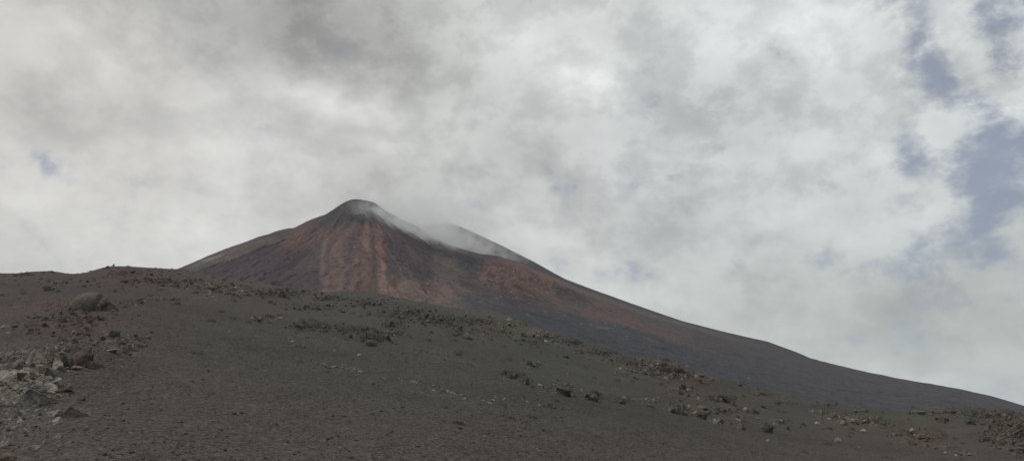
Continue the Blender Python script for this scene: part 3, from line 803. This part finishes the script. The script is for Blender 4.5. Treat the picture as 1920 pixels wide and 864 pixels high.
o['label'] = 'big smooth domed boulder with a broken hollow dark flank on the slope'; o['category'] = 'boulder'

# rubble: uncountable small stones over the zones and sparsely elsewhere
def stones(name, pts, sub, nvar, mats, seed, label):
    """pts: list of (x,y,z,size)"""
    rs = np.random.RandomState(seed); cos = []; fas = []; base = 0; mi = []
    shapes = [rock_shape(sub, seed + 31 * i, 'craggy') for i in range(nvar)]
    n = len(pts)
    for k in range(n):
        p, fa = shapes[rs.randint(nvar)]
        x, y, z, sz, m = pts[k]
        a = rs.uniform(0, 6.28); c, s_ = math.cos(a), math.sin(a)
        q = p * np.array([sz * .5, sz * .5 * rs.uniform(.5, 1), sz * rs.uniform(.2, .5)])
        q = np.stack([q[:, 0] * c - q[:, 1] * s_ + x, q[:, 0] * s_ + q[:, 1] * c + y, q[:, 2] + z], 1)
        cos.append(q); fas.append(fa + base); base += len(p); mi.append(np.full(len(fa), m, np.int32))
    me = raw_mesh(name, np.concatenate(cos), np.concatenate(fas), smooth=False)
    for m in mats: me.materials.append(m)
    me.polygons.foreach_set('material_index', np.concatenate(mi)); me.update()
    o = bpy.data.objects.new(name, me); col.objects.link(o); o['kind'] = 'stuff'; o['label'] = label
pts = []
wts = np.array([z[2] * z[3] * z[4] for z in ZONES]); wts /= wts.sum()
KM = {0: [0, 0, 0, 1, 0], 1: [1, 1, 1, 0], 2: [2, 2, 0], 3: [3, 0, 0, 0]}
for k in range(20000):
    cx, cy, rx, ry, s, kd = ZONES[R.choice(len(ZONES), p=wts)]
    a = R.uniform(0, 6.28); r = abs(R.normal(0, .62))
    px = cx + rx * r * math.cos(a); py = cy + ry * r * math.sin(a)
    if not -80 < px < 2000: continue
    a_, t_ = ray(px, py)
    if py < np.interp(px, CREST[:, 0], CREST[:, 1]) + 1: continue
    x, y, z, d = on_ground(px, py)
    szp = 1.8 + R.exponential(2.3)
    pts.append((x, y, z - .01, min(szp, 11) * d / F, KM[kd][R.randint(len(KM[kd]))]))
for k in range(1500):       # lone clods
    px = R.uniform(-60, 1980); c = np.interp(px, CREST[:, 0], CREST[:, 1]); py = c + 2 + (900 - c) * R.uniform(0, 1) ** 1.3
    x, y, z, d = on_ground(px, py)
    pts.append((x, y, z - .01, (1.2 + R.exponential(.8)) * d / F, [0, 0, 0, 3, 0, 1][R.randint(6)]))
stones('rubble', pts, 2, 12, [MB_, MP, MR, MD], 500, 'small broken lava clinker strewn over the slope')
pts = []
for k in range(42000):
    a = R.uniform(-.66, .66); d = 5.2 * (18 / 5.2) ** (R.uniform() ** 1.0)
    j = int(np.clip(np.searchsorted(G['az'], a), 0, len(G['az']) - 1)); i = int(np.searchsorted(G['D'][:, j], d))
    pts.append((G['X'][i, j], G['Y'][i, j], G['Z'][i, j] - .003, min(.06, .009 + R.exponential(.008)) , 1))
gm = rock_material('cinder_grain', (46, 43, 40), (70, 65, 60), (96, 90, 83), 3.0)
stones('gravel', pts, 1, 8, [gm, gm], 900, 'loose cinder gravel covering the open slope')

# ------------------------------------------------------------------ smoke and haze
def box_mesh(name, x0, x1, y0, y1, z0, z1):
    v = np.array([(x, y, z) for x in (x0, x1) for y in (y0, y1) for z in (z0, z1)], float)
    f = np.array([(0, 1, 3, 2), (4, 6, 7, 5), (0, 4, 5, 1), (2, 3, 7, 6), (0, 2, 6, 4), (1, 5, 7, 3)])
    return raw_mesh(name, v, f, smooth=False)

def at_px(px, py, d):
    a, t = ray(px, py); return Vector((d * math.sin(a), d * math.cos(a), EYE + t * d))

def smoke():
    m = bpy.data.materials.new('volcanic_smoke'); m.use_nodes = True; nt = m.node_tree; nt.nodes.clear()
    out = nt.nodes.new('ShaderNodeOutputMaterial'); pv = nt.nodes.new('ShaderNodeVolumePrincipled')
    pv.inputs['Color'].default_value = (.93, .95, .96, 1); pv.inputs['Anisotropy'].default_value = .2
    nt.links.new(pv.outputs[0], out.inputs['Volume'])
    tcn = nt.nodes.new('ShaderNodeTexCoord'); v = tcn.outputs['Object']
    # warp the position for ragged edges
    nz = nt.nodes.new('ShaderNodeTexNoise'); nz.inputs['Scale'].default_value = .03; nz.inputs['Detail'].default_value = 4; nt.links.new(v, nz.inputs['Vector'])
    w = nt.nodes.new('ShaderNodeVectorMath'); w.operation = 'MULTIPLY_ADD'; w.inputs[1].default_value = (60, 60, 60); w.inputs[2].default_value = (-30, -30, -30)
    nt.links.new(nz.outputs['Color'], w.inputs[0])
    ad = nt.nodes.new('ShaderNodeVectorMath'); ad.operation = 'ADD'; nt.links.new(v, ad.inputs[0]); nt.links.new(w.outputs[0], ad.inputs[1])
    tot = None
    for (px, py, d, rx, ry, rz, s) in SMOKE:
        c = at_px(px, py, d)
        q = nt.nodes.new('ShaderNodeVectorMath'); q.operation = 'MULTIPLY_ADD'
        q.inputs[1].default_value = (1 / rx, 1 / ry, 1 / rz); q.inputs[2].default_value = (-c.x / rx, -c.y / ry, -c.z / rz)
        nt.links.new(ad.outputs[0], q.inputs[0])
        dt = nt.nodes.new('ShaderNodeVectorMath'); dt.operation = 'DOT_PRODUCT'; nt.links.new(q.outputs[0], dt.inputs[0]); nt.links.new(q.outputs[0], dt.inputs[1])
        g = mathn(nt, 'MULTIPLY', mathn(nt, 'EXPONENT', mathn(nt, 'MULTIPLY', dt.outputs['Value'], -1.0)), s)
        tot = g if tot is None else mathn(nt, 'ADD', tot, g)
    n2 = noise_node(nt, ad.outputs[0], .045, 5, .62)
    k = maprange(nt, n2, .42, .62, .05, 2.2)
    dn = mathn(nt, 'MULTIPLY', tot, k)
    dn = mathn(nt, 'SUBTRACT', dn, .0006); dn = mathn(nt, 'MAXIMUM', dn, 0.0)
    nt.links.new(dn, pv.inputs['Density'])
    return m
# px, py, distance, radii (m), density
SMOKE = [(830, 436, 1250, 90, 90, 34, .0028), (765, 412, 1170, 70, 50, 28, .0028), (696, 398, 1200, 26, 45, 15, .0045), (725, 412, 1190, 36, 50, 22, .008), (752, 424, 1165, 44, 50, 20, .009), (712, 424, 1150, 46, 40, 20, .0035), (785, 436, 1180, 46, 60, 20, .011), (820, 446, 1260, 50, 90, 20, .014),
         (850, 458, 1400, 50, 90, 16, .010), (900, 470, 1440, 56, 80, 13, .007), (950, 482, 1450, 50, 70, 10, .003), (815, 428, 1460, 50, 80, 26, .007), (755, 398, 1330, 50, 70, 28, .006), (800, 392, 1400, 60, 60, 38, .006)]
c0 = at_px(600, 500, 1280); c1 = at_px(1040, 350, 1600)
link('smoke', box_mesh('smoke', -340, 110, 1040, 1610, 215, 490), smoke(), kind='stuff', label='thin white volcanic smoke drifting from behind the summit')

hm = bpy.data.materials.new('haze'); hm.use_nodes = True; nt = hm.node_tree; nt.nodes.clear()
out = nt.nodes.new('ShaderNodeOutputMaterial'); pv = nt.nodes.new('ShaderNodeVolumePrincipled')
pv.inputs['Color'].default_value = (.82, .88, 1, 1); pv.inputs['Density'].default_value = .000045; pv.inputs['Anisotropy'].default_value = .1
nt.links.new(pv.outputs[0], out.inputs['Volume'])
link('haze', box_mesh('haze', -12500, 12500, -12500, 12500, -1100, 520), hm, kind='stuff', label='thin blue air haze over the whole slope')

# ------------------------------------------------------------------ sky
SUN_EL, SUN_AZ = 57.0, -82.0       # degrees; azimuth from the view direction, negative = towards the left
def world():
    w = bpy.data.worlds.new('World'); scene.world = w; w.use_nodes = True; nt = w.node_tree; nt.nodes.clear()
    out = nt.nodes.new('ShaderNodeOutputWorld'); bg = nt.nodes.new('ShaderNodeBackground'); nt.links.new(bg.outputs[0], out.inputs[0])
    bg.inputs['Strength'].default_value = .1
    sky = nt.nodes.new('ShaderNodeTexSky'); sky.sky_type = 'NISHITA'; sky.sun_disc = False
    sky.sun_elevation = math.radians(SUN_EL); sky.sun_rotation = math.radians(SUN_AZ); sky.altitude = 2800; sky.dust_density = 2.0
    tcn = nt.nodes.new('ShaderNodeTexCoord'); D = tcn.outputs['Generated']
    sep = nt.nodes.new('ShaderNodeSeparateXYZ'); nt.links.new(D, sep.inputs[0])
    # cloud deck coordinates
    zz = mathn(nt, 'MAXIMUM', sep.outputs[2], 0.0); zz = mathn(nt, 'ADD', zz, .5)
    cx = mathn(nt, 'DIVIDE', sep.outputs[0], zz); cy = mathn(nt, 'DIVIDE', sep.outputs[1], zz)
    cmb = nt.nodes.new('ShaderNodeCombineXYZ'); nt.links.new(cx, cmb.inputs[0]); nt.links.new(cy, cmb.inputs[1])
    P = cmb.outputs[0]
    nz = nt.nodes.new('ShaderNodeTexNoise'); nz.inputs['Scale'].default_value = 7; nz.inputs['Detail'].default_value = 4; nt.links.new(D, nz.inputs['Vector'])
    wv = nt.nodes.new('ShaderNodeVectorMath'); wv.operation = 'MULTIPLY_ADD'; wv.inputs[1].default_value = (.09,) * 3; wv.inputs[2].default_value = (-.045,) * 3
    nt.links.new(nz.outputs['Color'], wv.inputs[0])
    wd = nt.nodes.new('ShaderNodeVectorMath'); wd.operation = 'ADD'; nt.links.new(D, wd.inputs[0]); nt.links.new(wv.outputs[0], wd.inputs[1])
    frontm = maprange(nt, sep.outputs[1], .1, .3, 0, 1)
    def blobs(lst):
        tot = None
        for px, py, rx, ry, s in lst:
            a, t = ray(px, py); n = math.sqrt(1 + t * t); dx, dz = math.sin(a) / n, t / n
            kx, kz = F / rx * 1.0, F / ry * 1.0
            q = nt.nodes.new('ShaderNodeVectorMath'); q.operation = 'MULTIPLY_ADD'
            q.inputs[1].default_value = (kx, 0, kz); q.inputs[2].default_value = (-dx * kx, 0, -dz * kz)
            nt.links.new(wd.outputs[0], q.inputs[0])
            dt = nt.nodes.new('ShaderNodeVectorMath'); dt.operation = 'DOT_PRODUCT'; nt.links.new(q.outputs[0], dt.inputs[0]); nt.links.new(q.outputs[0], dt.inputs[1])
            g = mathn(nt, 'MULTIPLY', mathn(nt, 'EXPONENT', mathn(nt, 'MULTIPLY', dt.outputs['Value'], -1.0)), s)
            tot = g if tot is None else mathn(nt, 'ADD', tot, g)
        return mathn(nt, 'MULTIPLY', tot, frontm)
    # brightness layout: dark underside top centre-left, glow patches, etc.
    br = blobs([(600, 50, 240, 90, -.20), (720, 120, 90, 80, -.08), (330, 100, 120, 50, -.04), (120, 190, 130, 45, -.05), (420, 20, 250, 60, -.04), (650, 180, 100, 30, .20), (540, 150, 50, 26, .10), (690, 255, 60, 18, .10), (880, 235, 36, 20, .12), (790, 190, 60, 60, -.05),
                (990, 90, 110, 50, .12), (1095, 165, 55, 34, .18), (930, 200, 60, 40, -.05), (980, 270, 90, 60, -.08), (1180, 80, 80, 50, -.05), (1200, 250, 80, 40, .04), (1400, 50, 140, 60, .10), (1520, 80, 90, 60, .12), (1700, 200, 90, 90, .08), (1450, 150, 90, 30, -.05), (1350, 240, 170, 40, -.05),
                (120, 60, 130, 40, .07), (60, 150, 120, 20, .03), (450, 280, 100, 50, .06), (380, 400, 90, 40, .05), (60, 400, 120, 40, .04), (200, 460, 200, 40, .03), (760, 330, 140, 60, -.04), (850, 300, 60, 60, -.04),
                (1000, 380, 200, 60, -.04), (1300, 430, 400, 60, -.03), (1500, 620, 260, 60, -.02), (1800, 600, 240, 160, -.10), (1620, 440, 140, 40, .02), (1800, 60, 60, 60, .08), (1890, 210, 50, 30, .10), (1760, 350, 90, 60, .05),
                (1840, 520, 120, 70, -.07), (1750, 740, 260, 60, .07), (1500, 520, 200, 40, -.03)])
    n1 = noise_node(nt, P, 1.9, 5, .55); n2 = noise_node(nt, P, 6.0, 6, .62); n3 = noise_node(nt, D, 9, 6, .62)
    sq = nt.nodes.new('ShaderNodeVectorMath'); sq.operation = 'MULTIPLY_ADD'; sq.inputs[1].default_value = (.35, .35, .35); nt.links.new(wv.outputs[0], sq.inputs[0])
    sz_ = nt.nodes.new('ShaderNodeVectorMath'); sz_.operation = 'MULTIPLY'; sz_.inputs[1].default_value = (1, 1, 1.45); nt.links.new(D, sz_.inputs[0]); nt.links.new(sz_.outputs[0], sq.inputs[2])
    n4 = noise_node(nt, sq.outputs[0], 14, 8, .62)
    b = mathn(nt, 'ADD', br, mathn(nt, 'MULTIPLY_ADD', n1, .34, -.17))
    b = mathn(nt, 'ADD', b, mathn(nt, 'MULTIPLY_ADD', n2, .34, -.17))
    b = mathn(nt, 'ADD', b, mathn(nt, 'MULTIPLY_ADD', n3, .13, -.065))
    puff = mathn(nt, 'MULTIPLY', maprange(nt, n4, .60, .42, -.5, 1, True), maprange(nt, sep.outputs[0], -.45, .25, .04, .075))
    puff = mathn(nt, 'MULTIPLY', puff, maprange(nt, sep.outputs[2], .10, .38, .35, 1.1))
    b = mathn(nt, 'ADD', b, puff)
    b = mathn(nt, 'ADD', b, .60)
    rearm = maprange(nt, sep.outputs[1], -.8, .35, .6, 1, True)  # unseen sky behind the camera dimmed on purpose: bright rock tops, dark fronts
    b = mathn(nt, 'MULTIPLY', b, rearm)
    # coverage: gaps of open sky
    gp = blobs([(1870, 360, 110, 300, .16), (1735, 90, 30, 50, .62), (1775, 160, 34, 40, .62), (1815, 215, 34, 30, .45), (1900, 50, 45, 80, .75), (1680, 15, 60, 26, .42), (1890, 310, 70, 60, .5), (1840, 270, 40, 50, .35), (1720, 300, 26, 36, .35), (1850, 400, 70, 60, .40), (1225, 170, 20, 24, .40),
                (1800, 40, 40, 34, -.45), (1835, 110, 34, 40, -.5), (1885, 185, 44, 26, -.5), (1780, 360, 40, 40, -.25),
                (1360, 290, 50, 22, .32), (1250, 340, 50, 24, .26), (1600, 335, 60, 22, .34), (1540, 480, 110, 26, .26), (1320, 500, 90, 30, .24), (1850, 560, 180, 150, .16), (1180, 520, 60, 20, .28), (100, 315, 60, 24, .26), (150, 345, 50, 22, .36), (5, 325, 22, 16, .3), (355, 350, 34, 22, .44),
                (265, 345, 24, 26, .34), (190, 490, 30, 20, .25), (60, 440, 30, 30, .25), (1030, 345, 50, 30, .26), (1900, 520, 90, 60, .28), (1250, 22, 20, 20, .3), (1640, 430, 30, 20, .3), (1700, 500, 60, 30, .25), (400, 400, 700, 100, .06), (1450, 450, 500, 160, .07)])
    cv = mathn(nt, 'ADD', gp, mathn(nt, 'MULTIPLY_ADD', n4, 2.4, -1.43))
    cv = mathn(nt, 'ADD', cv, mathn(nt, 'MULTIPLY_ADD', n2, .6, -.3))
    gap = maprange(nt, cv, .02, .74, 0, 1, True)
    gap = mathn(nt, 'MULTIPLY', gap, .78)
    # cloud colour: neutral, a touch warm when bright, cooler to the +x side and green grey at the horizon
    warm = maprange(nt, sep.outputs[0], -.45, .35, 0, 1)
    mixc = nt.nodes.new('ShaderNodeMix'); mixc.data_type = 'RGBA'; nt.links.new(warm, mixc.inputs[0])
    mixc.inputs[6].default_value = (1.015, 1.0, .965, 1); mixc.inputs[7].default_value = (.95, 1.0, 1.0, 1)
    hz = maprange(nt, sep.outputs[2], .02, .30, 1, 0, True)
    mixh = nt.nodes.new('ShaderNodeMix'); mixh.data_type = 'RGBA'; nt.links.new(mathn(nt, 'MULTIPLY', hz, .7), mixh.inputs[0])
    nt.links.new(mixc.outputs[2], mixh.inputs[6]); mixh.inputs[7].default_value = (.96, 1.02, .96, 1)
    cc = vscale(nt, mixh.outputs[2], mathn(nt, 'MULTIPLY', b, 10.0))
    # open sky: Nishita, lifted by thin high veil
    veil = nt.nodes.new('ShaderNodeMix'); veil.data_type = 'RGBA'; veil.inputs[0].default_value = .62
    nt.links.new(sky.outputs[0], veil.inputs[6]); veil.inputs[7].default_value = (2.75, 3.02, 3.8, 1)
    fin = nt.nodes.new('ShaderNodeMix'); fin.data_type = 'RGBA'; nt.links.new(gap, fin.inputs[0])
    nt.links.new(cc, fin.inputs[6]); nt.links.new(veil.outputs[2], fin.inputs[7])
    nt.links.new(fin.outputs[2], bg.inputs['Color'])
    w.cycles.sampling_method = 'MANUAL'; w.cycles.sample_map_resolution = 512
world()

sd = bpy.data.lights.new('sun', 'SUN'); sd.energy = 1.6; sd.angle = math.radians(10); sd.color = (1, .95, .88)
so = bpy.data.objects.new('sun', sd); col.objects.link(so)
e, a = math.radians(SUN_EL), math.radians(SUN_AZ)
so.rotation_euler = Vector((math.sin(a) * math.cos(e), math.cos(a) * math.cos(e), math.sin(e))).to_track_quat('Z', 'Y').to_euler()

# ------------------------------------------------------------------ camera
cd = bpy.data.cameras.new('camera'); cd.sensor_width = 36; cd.lens = 36 * F / 1920; cd.clip_end = 40000; cd.clip_start = .05
co_ = bpy.data.objects.new('camera', cd); col.objects.link(co_)
co_.location = (0, 0, EYE); co_.rotation_euler = (math.pi / 2 + PITCH, 0, 0)
scene.camera = co_

vs = scene.view_settings; vs.view_transform = 'Standard'; vs.look = 'None'; vs.gamma = 1; vs.use_curve_mapping = False; vs.exposure = 0
scene.cycles.volume_bounces = 3
scene.cycles.volume_max_steps = 128
